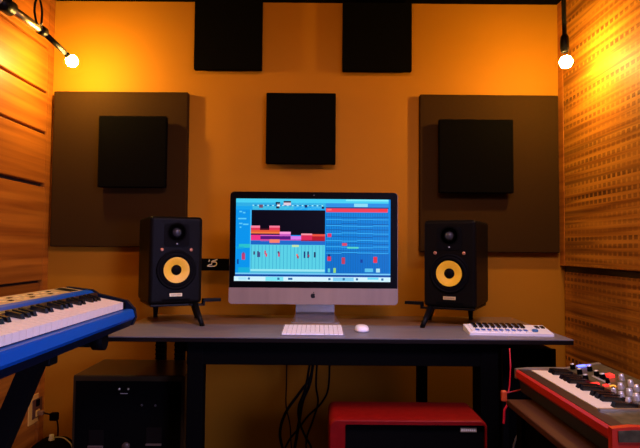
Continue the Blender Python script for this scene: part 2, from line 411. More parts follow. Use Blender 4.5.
for k in range(21): ui(97+k*13, 210, 98.6+k*13, 298, (45, 150, 195), 3)
ui(245, 208, 270, 216, (190, 225, 170), 4); ui(95, 298, 365, 306, (150, 228, 238), 4); ui(95, 306, 365, 313, (70, 180, 215), 4)
for x, y, c, h in ((105, 233, (70, 70, 110), 12), (119, 232, (60, 70, 120), 22), (124, 236, (70, 80, 140), 18), (145, 230, (200, 90, 120), 14), (149, 240, (220, 70, 100), 12), (195, 236, (200, 70, 110), 16), (193, 232, (80, 60, 100), 8),
                  (261, 242, (240, 110, 90), 8), (264, 248, (170, 60, 80), 10), (288, 232, (30, 60, 120), 24), (301, 232, (40, 50, 110), 24), (303, 244, (170, 60, 90), 8), (325, 234, (40, 50, 90), 20)):
    ui(x, y, x+6, y+h, c, 5)
ui(368, 72, 593, 86, (238, 62, 84), 2); ui(372, 74, 388, 80, (255, 110, 120), 3); ui(560, 74, 592, 80, (250, 50, 60), 3)
ui(368, 86, 596, 235, (10, 128, 215)); ui(368, 235, 600, 312, (8, 110, 200), 2)
for k in range(26): ui(370+k*8.8, 88, 371.4+k*8.8, 308, (20, 95, 175), 3)
for k, y in enumerate((104, 112, 128, 136, 150, 163, 176, 190, 201, 214, 226, 235)):
    for j in range(4): ui(368+57*j, y+((k+j) % 3-1)*1.5, 368+57*(j+1), y+2.4+((k+j) % 3-1)*1.5, (60, 175, 235) if k % 2 else (15, 85, 165), 4)
for a in ((374, 165, 388, 178, (225, 50, 100)), (427, 200, 445, 210, (215, 70, 100)), (446, 214, 487, 220, (90, 215, 190)), (374, 250, 387, 266, (215, 50, 85)), (376, 242, 384, 250, (20, 50, 110)),
          (426, 253, 438, 277, (190, 60, 90)), (541, 250, 555, 272, (225, 50, 70)), (494, 260, 502, 272, (20, 60, 160)), (376, 294, 384, 308, (90, 200, 210)), (396, 292, 405, 310, (150, 215, 120)),
          (510, 293, 540, 306, (90, 190, 230)), (551, 293, 565, 307, (170, 225, 235))):
    ui(*a, 5)
ui(40, 312, 603, 317, (120, 200, 240), 5); ui(40, 317, 603, 325, (5, 75, 165), 5)
ui(36, 325, 603, 342, (205, 238, 250), 5); ui(150, 326, 215, 341, (120, 225, 240), 6); ui(52, 328, 82, 338, (170, 225, 245), 6); ui(395, 327, 470, 340, (130, 205, 240), 6); ui(520, 326, 560, 334, (110, 215, 245), 6)
for x in (86, 193, 232, 240, 378, 430, 478, 570): ui(x, 329, x+8, 337, (40, 110, 170), 7)
scr.build('screen', comp, o_)

# ---------------------------------------------------------------- keyboard and mouse on the desk
kf, kr, kb = PZ(280.5, 334.3, ZD+.006), PZ(344.3, 334.5, ZD+.006), PZ(282.5, 325, ZD+.011)
ck = thing('computer_keyboard', 'slim white computer keyboard lying in front of the computer', 'keyboard', ((kf.x+kr.x)/2, (kf.y+kb.y)/2, ZD))
o_ = ck.location
ky0, ky1 = kf.y, kb.y
MB().prism([(kf.x, ky0, ZD), (kf.x, ky0, ZD+.005), (kf.x, ky1, ZD+.011), (kf.x, ky1, ZD)], (kr.x-kf.x, 0, 0), M_alu2).build('base', ck, o_)
kw = (kr.x-kf.x-.006)/13; kd = (ky1-ky0-.006)/5
for r in range(5):
    c = 0
    while c < 13:
        wd = 1
        if r == 0 and c == 4: wd = 5
        x0 = kf.x+.003+c*kw; y0 = ky0+.003+r*kd; z0 = ZD+.005+(y0-ky0)/(ky1-ky0)*.006
        z1 = z0+kd*.8/(ky1-ky0)*.006
        MB().prism([(x0+.0008, y0+.0008, z0), (x0+.0008, y0+.0008, z0+.0028), (x0+.0008, y0+kd-.0008, z1+.0028), (x0+.0008, y0+kd-.0008, z1)], (kw*wd-.0016, 0, 0), M_white).build('key', ck, o_)
        c += wd
ms = PZ(362.3, 332, ZD)
mo = MB(); n_ = 24
mm = (P(369.3, 331, ms.y).x-P(355.3, 331, ms.y).x)/2; ml = .045
rings = []
for t, zz in ((.86, .0), (1, .004), (.99, .010), (.86, .0165), (.6, .0195), (.28, .0205)):
    ring = []
    for k in range(n_):
        a = 2*PI*k/n_; ca, sa = math.cos(a), math.sin(a)
        se = lambda v: math.copysign(abs(v)**.7, v)
        ring.append(mo.bm.verts.new((ms.x+mm*t*se(ca), ms.y+.02+ml*t*se(sa), ZD+zz)))
    rings.append(ring)
for a, b in zip(rings, rings[1:]): mo._set([mo.bm.faces.new((a[k], a[(k+1) % n_], b[(k+1) % n_], b[k])) for k in range(n_)], M_white, True)
mo._set([mo.bm.faces.new(rings[0]), mo.bm.faces.new(rings[-1])], M_white, True)
tag(mo.build('computer_mouse', origin=(ms.x, ms.y+.02, ZD)), 'small white computer mouse lying next to the white computer keyboard', 'mouse')

# ---------------------------------------------------------------- black and white piano key layouts
GAP_C_DOWN = (0, 1, 1, 1, 0, 1, 1)       # from C downwards: a black key after white i?
GAP_C_UP = (1, 1, 0, 1, 1, 1, 0)

# small midi keyboard on the desk
a = PZ(470.5, 335.6, ZD); b = PZ(554, 336.6, ZD)
mlen = (b-a).length; mdep = .118
mk = thing('midi_keyboard', 'small white two-octave controller keyboard lying on the desk end', 'keyboard', ((a.x+b.x)/2, a.y, ZD), math.atan2(b.y-a.y, b.x-a.x)-math.radians(2.6))
h = mlen/2
def mz(y): return .008+.013*(y/mdep)
bd = MB(); bd.prism([(-h, 0, 0), (-h, 0, mz(0)), (-h, mdep, mz(mdep)), (-h, mdep, 0)], (mlen, 0, 0), M_white)
bd.build('body', mk)
kx0 = -h+.010; kx1 = h-.064; nw = 10; ww = (kx1-kx0)/nw
for i in range(nw):
    x0 = kx0+i*ww
    MB().prism([(x0+.0016, .012, mz(.012)), (x0+.0016, .012, mz(.012)+.004), (x0+.0016, .106, mz(.106)+.004), (x0+.0016, .106, mz(.106))], (ww-.0032, 0, 0), M_white).build('white_key', mk)
    if i < nw-1:
        bx = x0+ww; bw = ww*.34
        MB().prism([(bx-bw, .055, mz(.055)), (bx-bw, .055, mz(.055)+.009), (bx-bw, .106, mz(.106)+.009), (bx-bw, .106, mz(.106))], (2*bw, 0, 0), M_blackk).build('black_key', mk)
        MB().prism([(bx-bw, .018, mz(.018)+.0042), (bx-bw, .018, mz(.018)+.005), (bx-bw, .036, mz(.036)+.005), (bx-bw, .036, mz(.036)+.0042)], (2*bw, 0, 0), mat('blue_pad', (.04, .14, .62), .4)).build('blue_pad', mk)
for k, (u, v) in enumerate(((-.030, .085), (-.012, .085))):
    MB().prism([(h+u-.006, v-.014, mz(v-.014)), (h+u-.006, v-.014, mz(v-.014)+.003), (h+u-.006, v+.014, mz(v+.014)+.003), (h+u-.006, v+.014, mz(v+.014))], (.012, 0, 0), M_blackk).build('octave_button', mk)
MB().lathe([(.010, mz(.03)), (.010, mz(.03)+.006), (.007, mz(.03)+.008), (0, mz(.03)+.008)], (h-.052, .03, 0), (0, 0, 1), mat('blue_knob', (.03, .16, .4), .35), 20).build('knob', mk)

# ---------------------------------------------------------------- studio speakers
TOE = math.radians(26)
SW, SD, SH = .194, .265, .323
YSP = 2.075
def build_speaker(loc, rz, label):
    t = thing('studio_speaker', label, 'speaker', loc, rz, 'pair of yellow cone studio speakers')
    # cabinet: outline in plan with rounded front corners and softly arched top
    c = MB(); c.box((-SW/2, 0, 0), (SW/2, SD, SH), M_spk, .013, 4)
    c.build('cabinet', t)
    wz = .125
    wf = MB(); wf.lathe([(.073, -.0005), (.073, .004), (.066, .006), (.064, .003), (.062, .004), (.056, .006), (.049, .003), (.046, -.004)], (0, 0, wz), (0, -1, 0), M_rubber, 48)
    wf = wf.build('woofer', t)
    MB().lathe([(.0475, .003), (.045, .003), (.034, .000), (.0190, -.004)], (0, -.006, wz), (0, -1, 0), M_cone, 48).build('cone', wf)
    MB().lathe([(.0192, -.004), (.016, .000), (.009, .003), (0, .004)], (0, -.006, wz), (0, -1, 0), M_rubber, 32).build('dust_cap', wf)
    tw = MB(); tz = .256
    pts = rr(-.046, tz-.045, .046, tz+.04, -.003, .012, .012)
    tw.prism(pts, (0, .004, 0), M_rubber)
    tw.lathe([(.036, .0), (.030, -.0005), (.020, -.0005), (.017, .0)], (0, -.0035, tz+.008), (0, -1, 0), M_blackm, 32)
    tw = tw.build('tweeter', t)
    MB().lathe([(.015, 0), (.012, .006), (.006, .0085), (0, .009)], (0, -.003, tz+.008), (0, -1, 0), mat('dome', (.05, .05, .06), .2, .3), 24).build('dome', tw)
    MB().lathe([(.003, 0), (.003, .002), (0, .002)], (0, -.003, .222), (0, -1, 0), mat('dim_dot', (.4, .42, .5), .3), 12).build('indicator', t)
    for s in (-1, 1):
        MB().lathe([(.0065, 0), (.0065, .002), (.003, .003), (0, .003)], (s*.053, -.0003, .200), (0, -1, 0), mat('copper_screw', (.62, .26, .14), .35, .6), 14).build('screw', t)
    lp = MB().box((-.023, -.002, .028), (.023, 0, .040), M_gold, .0008, 1).build('brand_plate', t)
    mk_ = MB()
    for k in range(9): mk_.box((-.019+k*.0043, -.0026, .031), (-.0165+k*.0043, -.002, .037), mat('plate_mark', (.38, .28, .14), .5))
    mk_.build('lettering', lp)
    pt = MB().box((-.05, -.0006, .010), (.05, .0004, .019), M_blackm); pt.build('port_slot', t)
    return t
zs = P(176, 304, YSP).z
pl = P(177, 304, YSP); pr = P(450, 307.5, YSP)
LSP = (pl.x-.005, YSP, pl.z); RSP = (pr.x-.002, YSP, pr.z)
sp1 = build_speaker(LSP, TOE, 'black speaker with yellow cone on desk, nearer the blue synthesizer')
sp2 = dup(sp1, RSP, -TOE, 'black speaker with yellow cone on desk, nearer the small white controller keyboard')
# speaker stands (each with a tray, an arm and four legs, standing on the desk)
def spk_stand(loc, rz, label, sgn, dz):
    t = thing('speaker_stand', label, 'speaker stand', (loc[0], loc[1], ZD+.0006), rz, 'desktop speaker stands')
    hh = loc[2]-ZD-.0016
    MB().box((-.09, .005, hh-.008), (.09, SD-.01, hh), M_blackm2, .002).build('tray', t)
    am_ = MB()
    am_.box((min(.1*sgn, .168*sgn), -.012, hh+.006), (max(.1*sgn, .168*sgn), .014, hh+.018), M_blackm2, .002)
    am_.box((min(.1*sgn, .107*sgn), -.012, hh-.008), (max(.1*sgn, .107*sgn), .014, hh+.014), M_blackm2, .001)
    am_.box((min(.05*sgn, .107*sgn), -.012, hh-.008), (max(.05*sgn, .107*sgn), .014, hh-.001), M_blackm2, .001)
    am_.build('arm', t)
    def leg(x, y, x2, y2, r=.0125):
        lg_ = MB(); lg_.cyl((x, y, hh-.004), (x2, y2, .004), r, M_blackm2, .008, 12); lg_.cyl((x2, y2, 0), (x2, y2, .006), .009, M_rubber, n=12)
        lg_.build('leg', t)
    leg(.070*sgn, -.004, .078*sgn, -.085); leg(-.030*sgn, .235, -.030*sgn, .243, .014); leg(.088*sgn, .10, .115*sgn, .15)
    return t
spk_stand(LSP, TOE, 'black desktop stand under the speaker nearer the blue synthesizer', 1, 0)
spk_stand(RSP, -TOE, 'black desktop stand under the speaker nearer the small white controller keyboard', -1, 0)

# bracket with a white mark between speaker and computer, fixed to the wall
a = P(196, 270.5, 2.40); b = P(236, 258.8, 2.40)
wb = thing('wall_bracket', 'black wall bracket with a pale mark, between a speaker and the computer', 'bracket', ((a.x+b.x)/2, YB, a.z))
o_ = wb.location
MB().box((a.x, 2.40, a.z), (b.x, 2.425, b.z), M_blackm, .002).build('bar', wb, o_)
MB().box((b.x-.03, 2.425, a.z+.01), (b.x-.008, YB, b.z-.01), M_blackm2).build('mount', wb, o_)
mkb = MB()
def stroke(pts, wd):
    q = [P(196+x/14.93, 250+y/14.93, 2.3995) for x, y in pts]
    mkb.tube(q, wd, M_cream, 6, 4)
stroke([(195, 145), (200, 155), (188, 178)], .0022)
stroke([(320, 140), (285, 158), (250, 165), (235, 182), (290, 180), (308, 200), (300, 228), (275, 240)], .0028)
stroke([(235, 190), (230, 215), (200, 222), (172, 240), (215, 244), (285, 242)], .0024)
mkb.build('mark', wb, o_)

# ---------------------------------------------------------------- blue synthesizer on its stand
YE = 1.70; YN = .70; L = YN-YE
def E(px, py): 
    p = P(px, py, YE); return (p.x, p.z)
bx0, bz0 = E(134, 326); fx_, fz_ = E(133.5, 309)
kx_, kz_ = E(126, 301.5); kbx, kbz = E(97.5, 295.5)
pbx, pbz = E(66, 287.3)
sy = thing('synthesizer', 'blue synthesizer with white piano keys on a black stand', 'synthesizer', ((bx0+pbx)/2, (YE+YN)/2, bz0))
o_ = sy.location
V = (0, L, 0)
def xz(pts, y=YE): return [(x, y, z) for x, z in pts]
lipb = fz_-.027
# lower body
MB().prism(xz([(bx0-.012, bz0), (bx0-.002, bz0+.02), (pbx, bz0+.03), (pbx+.01, bz0+.002)]), V, M_bluedk).build('base', sy, o_)
# blue front strip, rounded
MB().prism(xz([(bx0-.004, lipb-.006), (bx0+.002, lipb+.004), (fx_, fz_-.004), (fx_-.004, fz_), (kx_-.02, fz_), (kx_-.02, lipb-.006)]), V, M_blue).build('front_strip', sy, o_)
# keybed under keys
MB().prism(xz([(kx_-.004, fz_-.01), (kx_-.004, fz_+.002), (kbx, fz_+.004), (kbx, fz_-.01)]), V, M_blackm).build('keybed', sy, o_)
# rear housing: blue strip + gold panel
rz_ = kbz+.004
px1, pz1 = E(91, 291); 
MB().prism(xz([(kbx, bz0+.02), (kbx, rz_), (px1, pz1), (pbx, pbz), (pbx-.006, pbz-.012), (pbx-.006, bz0+.02)]), V, M_bluedk).build('housing', sy, o_)
mxx, mzz = kbx+(px1-kbx)*.5, rz_+(pz1-rz_)*.42
MB().prism(xz([(kbx+.001, rz_-.006), (kbx+.001, rz_+.001), (mxx, mzz+.001), (mxx, mzz-.004)]), V, mat('brown_fallboard', (.045, .018, .008), .3)).build('fallboard', sy, o_)
MB().prism(xz([(mxx, mzz-.004), (mxx, mzz+.0015), (px1+.001, pz1+.001), (px1-.012, pz1+.0045), (px1-.012, pz1-.004)]), V, M_blue).build('blue_rail', sy, o_)
tdir = Vector((pbx-px1, 0, pbz-pz1)); tl_ = tdir.length; tdir.normalize(); tn = Vector((-tdir.z, 0, tdir.x))
if tn.z < 0: tn = -tn
ps = Vector((px1, 0, pz1))+tdir*.012
def pp(u, y, hgt=0): q = ps+tdir*u+tn*hgt; return Vector((q.x, y, q.z))
pw = tl_-.018
gp = MB().prism([pp(0, YE-.03, .001), pp(pw, YE-.03, .001), pp(pw, YE-.03, .003), pp(0, YE-.03, .003)], (0, L+.05, 0), M_gpanel).build('control_panel', sy, o_)
kn = random.Random(3)
for i in range(22):
    y = YE-.10-i*.032
    for j in range(2):
        if False:
            q = pp(pw*(.2+.3*j), y); MB().lathe([(.0085, .003), (.0085, .012), (.006, .015), (0, .015)], q, tn, M_silver if i % 2 else M_blackk, 14).build('knob', sy, o_)
        elif i > 1:
            q = pp(pw*(.3+.36*j), y); m_ = MB(); m_.box((-.004, -.009, .003), (.004, .009, .0042), (M_gold if (i+j) % 3 else M_blackk), .001, 1)
            mt = Matrix.Translation(q) @ Matrix((( -tdir.x, 0, tn.x), (0, 1, 0), (-tdir.z, 0, tn.z))).to_4x4()
            for v in m_.bm.verts: v.co = mt @ v.co
            m_.build('button', sy, o_)
MB().prism([pp(pw*.1, YE-.05, .003), pp(pw*.9, YE-.05, .003), pp(pw*.9, YE-.05, .0042), pp(pw*.1, YE-.05, .0042)], (0, -.05, 0), M_glassb).build('display', sy, o_)
# end cheeks
for yy in (YE, YN-.018):
    MB().prism(xz([(bx0-.006, bz0+.002), (bx0+.003, lipb), (fx_+.001, fz_), (kx_+.002, kz_+.002), (kbx-.002, kbz+.006), (px1, pz1+.004), (pbx, pbz+.002), (pbx-.006, bz0+.01)], yy), (0, .018, 0), M_bluedk).build('end_cheek', sy, o_)
# black block at the far end of the keys
MB().box((kx_-.03, YE-.022, fz_), (kx_-.001, YE, kz_-.002), M_blackm, .001).build('key_block', sy, o_)
kw_ = .0262; i = 0; y = YE-.024
while y-kw_ > YN+.02:
    MB().prism([(kx_, y-.0014, fz_+.0025), (kx_, y-.0014, kz_), (kbx+.002, y-.0014, kbz-.001), (kbx+.002, y-.0014, fz_+.006)], (0, -kw_+.0028, 0), M_whitek).build('white_key', sy, o_)
    if GAP_C_DOWN[i % 7] and y-2*kw_ > YN+.02:
        yb2 = y-kw_; xa_ = kx_+(kbx-kx_)*.54; za_ = kz_+(kbz-kz_)*.54
        MB().prism([(xa_, yb2+.0065, za_-.002), (xa_-.005, yb2+.0065, za_+.0105), (kbx+.002, yb2+.0065, kbz+.0105), (kbx+.002, yb2+.0065, kbz-.002)], (0, -.013, 0), M_blackk).build('black_key', sy, o_)
    y -= kw_; i += 1
# stand
la, lb = PX(44, 362, -.625), None
st = thing('keyboard_stand', 'black metal stand with a sloping leg carrying the blue synthesizer', 'keyboard stand', ((bx0+pbx)/2-.1, 1.2, 0))
o_ = st.location
YL = 1.30
pa = P(36, 358, YL); pb = P(1, 440, YL)
dirv = (pb-pa); slope = dirv.x/dirv.z
zbm = .03
def xat(z): return pa.x+(z-pa.z)*slope
for YL_ in (YL, .86):
    MB().prism([(xat(bz0-.03)-.024, YL_-.018, bz0-.03), (xat(bz0-.03)+.024, YL_-.018, bz0-.03), (xat(zbm)+.024, YL_-.018, zbm), (xat(zbm)-.024, YL_-.018, zbm)], (0, .036, 0), M_blackm2).build('leg', st, o_)
    MB().box((xat(zbm)-.05, YL_-.02, 0), (xat(zbm)+.42, YL_+.02, zbm), M_blackm2, .004).build('foot', st, o_)
    MB().box((pbx-.01, YL_-.02, bz0-.034), (bx0-.05, YL_+.02, bz0-.003), M_blackm2, .004).build('support_arm', st, o_)
ka = P(76, 342, 1.58)
MB().box((pbx+.02, .80, bz0-.034), (pbx+.055, 1.60, bz0-.003), M_blackm2, .004).build('rail', st, o_)
ar = MB(); ar.box((pbx+.01, 1.555, bz0-.040), (bx0-.05, 1.595, bz0-.003), M_blackm2, .005)
ar = ar.build('support_arm', st, o_)
MB().cyl((bx0-.07, 1.575, bz0-.026), (bx0-.038, 1.575, bz0-.026), .024, M_rubber, n=20).build('end_cap', ar, o_)

# ---------------------------------------------------------------- floor cabinet under the desk
YA = 2.0
a = P(73, 375, YA); b = P(185, 374.5, YA); zt_ = a.z
fc = thing('floor_speaker', 'black speaker cabinet with handles on the floor under the desk end', 'speaker cabinet', ((a.x+b.x)/2, YA, 0))
o_ = fc.location
dback = PZ(90, 357.5, zt_).y
cb = MB().box((a.x, YA, .0), (b.x, min(dback, 2.285), zt_), mat('cabinet_black', (.030, .020, .008), .3, spec=.4), .006, 3).build('cabinet', fc, o_)
MB().box((a.x+.012, YA-.003, .03), (b.x-.012, YA+.002, zt_-.02), M_grille).build('front_panel', fc, o_)
q = P(123.5, 389, YA)
jp = MB().box((q.x-.024, YA-.006, q.z-.018), (q.x+.024, YA-.003, q.z+.014), M_blackm, .001).build('jack_plate', fc, o_)
for px_ in (119.5, 128.5):
    q2 = P(px_, 389, YA-.006); MB().lathe([(.0035, 0), (.0035, .003), (0, .004)], q2, (0, -1, 0), M_silver, 12).build('jack', jp, o_)
q2 = P(124, 393.5, YA-.006); MB().box((q2.x-.013, q2.y-.001, q2.z-.001), (q2.x+.013, q2.y, q2.z+.001), M_silver).build('lettering', jp, o_)
for px_, py_ in ((142, 405), (155.5, 405.5)):
    q2 = P(px_, py_, YA-.003); MB().lathe([(.004, 0), (.004, .004), (0, .005)], q2, (0, -1, 0), mat('dull_knob', (.07, .065, .06), .5, .2), 12).build('screw', fc, o_)
for x0, x1, y0, y1 in ((88.5, 104, 430, 446), (146, 162, 427.5, 444)):
    p0, p1 = P(x0, y1, YA-.003), P(x1, y0, YA-.003)
    h_ = MB(); h_.box((p0.x, YA-.005, p0.z), (p1.x, YA-.003, p1.z), mat('dull_recess', (.005, .0035, .0025), .6, spec=.1), .0008, 1)
    h_ = h_.build('handle', fc, o_)
    MB().box((p0.x, YA-.013, p0.z-.003), (p1.x, YA-.005, p0.z+.003), mat('worn_steel', (.5, .42, .33), .35, .9), .001).build('bar', h_, o_)
q2 = P(126, 446, YA-.003); MB().lathe([(.014, 0), (.014, .008), (.010, .012), (0, .012)], q2, (0, -1, 0), mat('dull_knob2', (.07, .045, .03), .5, .3), 20).build('knob', fc, o_)

# ---------------------------------------------------------------- red amplifier
YR = 1.6
a = P(329, 421, YR); b = P(487, 424, YR)
zt_ = P(400, 420.5, YR-.012).z
am = thing('guitar_amplifier', 'red box amplifier with black grille on the floor in front of the desk', 'amplifier', ((a.x+b.x)/2, YR, 0))
o_ = am.location
out = rr(a.x, 0.02, b.x, zt_, YR-.012, .016, .022, 8)
inn = rr(P(345, 430, YR).x, .09, P(484, 430, YR).x, P(400, 423.6, YR).z, YR-.012, .005, .005, 8)
sh = MB()
def loop(pts, dy=0): return [sh.bm.verts.new((p[0], p[1]+dy, p[2])) for p in pts]
o1 = [(p[0]+(o_.x-p[0])*.018, p[1], p[2]-(.003 if p[2] > .3 else -.01)) for p in out]
lo1 = loop(o1); lo2 = loop(out, .012); lo3 = loop(out, .188); li = loop(inn); li2 = loop(inn, .014)
n_ = len(out)
for A_, B_ in ((lo1, lo2), (lo2, lo3), (li, lo1), (li2, li)):
    sh._set([sh.bm.faces.new((A_[k], A_[(k+1) % n_], B_[(k+1) % n_], B_[k])) for k in range(n_)], M_redt, A_ in (lo1, lo2))
sh._set([sh.bm.faces.new(lo3)], M_redt)
sh.build('shell', am, o_)
MB().prism([(p[0], YR+.0, p[2]) for p in inn], (0, .012, 0), M_grille).build('grille', am, o_)
p0, p1 = P(460.5, 432.2, YR-.004), P(476.8, 428, YR-.004)
bp_ = MB().box((p0.x, YR-.004, p0.z), (p1.x, YR, p1.z), mat('dull_gold_plate', (.62, .45, .24), .45, .4), .0008, 1).build('brand_plate', am, o_)
lt = MB()
wpl = p1.x-p0.x
for k in range(7): lt.box((p0.x+wpl*(.05+.13*k), YR-.005, p0.z+.003), (p0.x+wpl*(.13+.13*k), YR-.004, p1.z-.003), M_cream)
lt.build('lettering', bp_, o_)
for xx in (a.x+.05, b.x-.05):
    for yy in (YR+.03, YR+.14): MB().cyl((xx, yy, 0), (xx, yy, .022), .016, M_rubber, n=14).build('foot', am, o_)

# ---------------------------------------------------------------- red synthesizer on the side table
YQ = 1.65; YW = 1.13; YK = 1.24
def Q(px, py): p = P(px, py, YQ); return (p.x, p.z)
r0x, r0z = Q(517, 379); r1x, r1z = Q(516, 369.5); k0x, k0z = Q(529.5, 369); k1x, k1z = Q(562, 371); n1x, n1z = Q(567, 369); n2x, n2z = Q(601, 364)
ztab = r0z-.042
rs = thing('synthesizer', 'small red synthesizer with cream keys and silver knobs by the slotted wall', 'synthesizer', ((r0x+n2x)/2, (YQ+YW)/2, ztab))
o_ = rs.location; V = (0, YW-YQ, 0)
def xq(pts, y=YQ): return [(x, y, z) for x, z in pts]
MB().prism(xq([(r0x+.012, ztab+.006), (r0x+.006, r0z+.002), (n2x, r0z+.002), (n2x-.006, ztab+.006)]), V, mat('dark_olive', (.022, .026, .018), .5)).build('base', rs, o_)
MB().prism(xq([(r0x+.004, r0z-.002), (r1x, r0z+.006), (r1x, r1z-.005), (r1x+.004, r1z), (k0x-.003, k0z-.006), (k0x-.003, k0z-.02), (n2x+.002, k0z-.02), (n2x+.002, r0z-.002)]), V, M_red).build('shell', rs, o_)
MB().prism(xq([(r1x+.006, r1z-.003), (r1x+.007, r1z+.001), (k0x-.002, k0z-.001), (k0x-.002, k0z-.010)]), V, mat('dark_lip', (.05, .02, .012), .35)).build('key_lip', rs, o_)
rp = MB().prism(xq([(n1x, k0z-.02), (n1x, n1z), (n2x, n2z), (n2x+.004, n2z-.012), (n2x+.004, k0z-.02)]), (0, YK-.012-YQ, 0), M_olive).build('control_panel', rs, o_)
for yy in (YQ, YW-.016):
    MB().prism(xq([(r1x+.001, r0z-(0 if yy > 1.5 else .018)), (r1x+.001, r1z), (k0x, k0z+.002), (n1x, n1z+(.002 if yy > 1.5 else -.002)), (n2x, (n2z if yy > 1.5 else k0z)+.002), (n2x+.002, r0z-(0 if yy > 1.5 else .018))], yy), (0, .016, 0), M_red if yy < YQ else mat('silver_trim', (.55, .5, .4), .35, .8)).build('end_cheek', rs, o_)
MB().prism(xq([(k0x-.006, k0z-.02), (k0x-.006, k0z-.002), (n1x, k0z+.001), (n2x, k0z+.001), (n2x, k0z-.02)], YK-.012), (0, YW-YK+.014, 0), M_olive).build('end_block', rs, o_)
ep = MB().prism(xq([(r1x+.012, r0z+.002), (r1x+.012, k0z-.006), (k0x+.002, k0z-.004), (n1x, n1z-.006), (n2x, k0z-.002), (n2x, r0z+.002)], YW-.0185), (0, .002, 0), M_olive).build('end_panel', rs, o_)
MB().box((k0x-.006, YK-.012, k0z-.01), (n2x, YK-.003, k0z+.005), M_chrome, .002).build('edge_trim', rs, o_)
nwk = 16; kw_ = (YQ-YK-.016)/nwk
for i in range(nwk):
    y = YQ-.014-i*kw_
    MB().prism([(k0x, y-.0003, k0z-.010), (k0x, y-.0003, k0z), (k1x, y-.0003, k1z+.002), (k1x, y-.0003, k1z-.010)], (0, -kw_+.0006, 0), mat('ivory_key', (.95, .80, .52), .35)).build('white_key', rs, o_)
    if GAP_C_UP[i % 7] and i < nwk-1:
        yb2 = y-kw_; xa_ = k0x+(k1x-k0x)*.42; za_ = k0z+(k1z-k0z)*.42
        MB().prism([(xa_, yb2+.0078, za_-.002), (xa_+.006, yb2+.0078, za_+.0125), (k1x, yb2+.0078, k1z+.0125), (k1x, yb2+.0078, k1z-.002)], (0, -.0156, 0), M_blackk).build('black_key', rs, o_)
pd = Vector((n2x-n1x, 0, n2z-n1z)); plen = pd.length; pd.normalize(); pn = Vector((-pd.z, 0, pd.x))
def rpnt(u, v, hh=0): q = Vector((n1x, 0, n1z))+pd*plen*u+pn*hh; return Vector((q.x, YQ+(YK-YQ)*v, q.z))
def fit(px, py):                       # where a pixel falls on the sloping panel
    d = ray(px, py); o0 = rpnt(0, 0); t = (o0-CO).dot(pn)/d.dot(pn); return CO+d*t
for px_, py_, rad, m_ in ((573, 369, .008, M_silver), (580, 374, .008, M_silver), (590, 371, .008, M_silver), (597, 376, .008, M_silver), (603, 379, .009, M_silver), (586, 380, .008, M_silver),
                         (622, 380, .010, M_silver), (631, 386, .010, M_silver), (621, 389, .010, M_silver), (630, 395, .011, M_silver), (637, 391, .010, M_silver), (637, 400, .012, M_silver), (622, 398, .009, M_silver), (614, 393, .008, M_blackk), (629, 404, .009, M_silver), (608, 384, .006, M_blackk)):
    q = fit(px_, py_); rad *= .72 if px_ > 611 else .9
    kb_ = MB().lathe([(rad, 0), (rad*.95, .010), (rad*.7, .014), (0, .014)], q, pn, M_blackm if px_ < 612 else M_silver, 18).build('knob', rs, o_)
    MB().lathe([(rad*.8, .0138), (rad*.78, .0155), (0, .0158)], q, pn, m_, 18).build('cap', kb_, o_)
def pad(px_, py_, sx, sy_, m_, name, hh=.004):
    q = fit(px_, py_); b_ = MB(); b_.box((-sx, -sy_, 0), (sx, sy_, hh), m_, .0008, 1)
    mt = Matrix.Translation(q) @ Matrix(((pd.x, 0, pn.x), (0, 1, 0), (pd.z, 0, pn.z))).to_4x4()
    for v in b_.bm.verts: v.co = mt @ v.co
    return b_.build(name, rs, o_)
pad(581.5, 366.5, .012, .007, M_ledb, 'lit_button'); pad(589, 366, .005, .004, M_ledb, 'lit_button')
pad(610, 377, .008, .012, M_ledr, 'lit_button', .008); pad(595, 384.5, .010, .008, M_ledr, 'lit_button'); pad(606, 386, .006, .006, M_ledr, 'lit_button'); pad(613, 387, .006, .006, M_ledo, 'lit_button')
pad(601, 380.5, .003, .045, M_silver, 'slider_strip', .003); pad(566.5, 371.5, .004, .03, M_silver, 'slider_strip', .003)
for xx in (r0x+.03, n2x-.03):
    for yy in (YQ-.03, YW+.03): MB().cyl((xx, yy, ztab), (xx, yy, ztab+.007), .010, M_rubber, n=12).build('foot', rs, o_)
# side table
ta = PZ(506.5, 399, ztab)
tb = thing('side_table', 'low table with a brown wooden top holding the red synthesizer', 'table', ((ta.x+XR)/2, 1.2, 0))
o_ = tb.location
TX0, TX1, TY0, TY1 = ta.x, XR-.004, .55, ta.y
MB().box((TX0, TY0, ztab-.018), (TX1, TY1, ztab-.0005), M_board, .003).build('tabletop', tb, o_)
MB().box((TX0+.03, TY0+.02, ztab-.10), (TX0+.045, TY1-.02, ztab-.018), M_blackm).build('apron', tb, o_)
for xx in (TX0+.02, TX1-.06):
    for yy in (TY0+.02, TY1-.06): MB().box((xx, yy, 0), (xx+.04, yy+.04, ztab-.018), M_blackm, .002).build('leg', tb, o_)
MB().box((TX0+.03, TY1-.035, .1), (TX1-.03, TY1-.02, ztab-.018), M_blackm).build('end_board', tb, o_)
MB().box((TX0+.05, TY0+.05, .12), (TX1-.03, TY1-.04, .135), M_blackm).build('shelf', tb, o_)

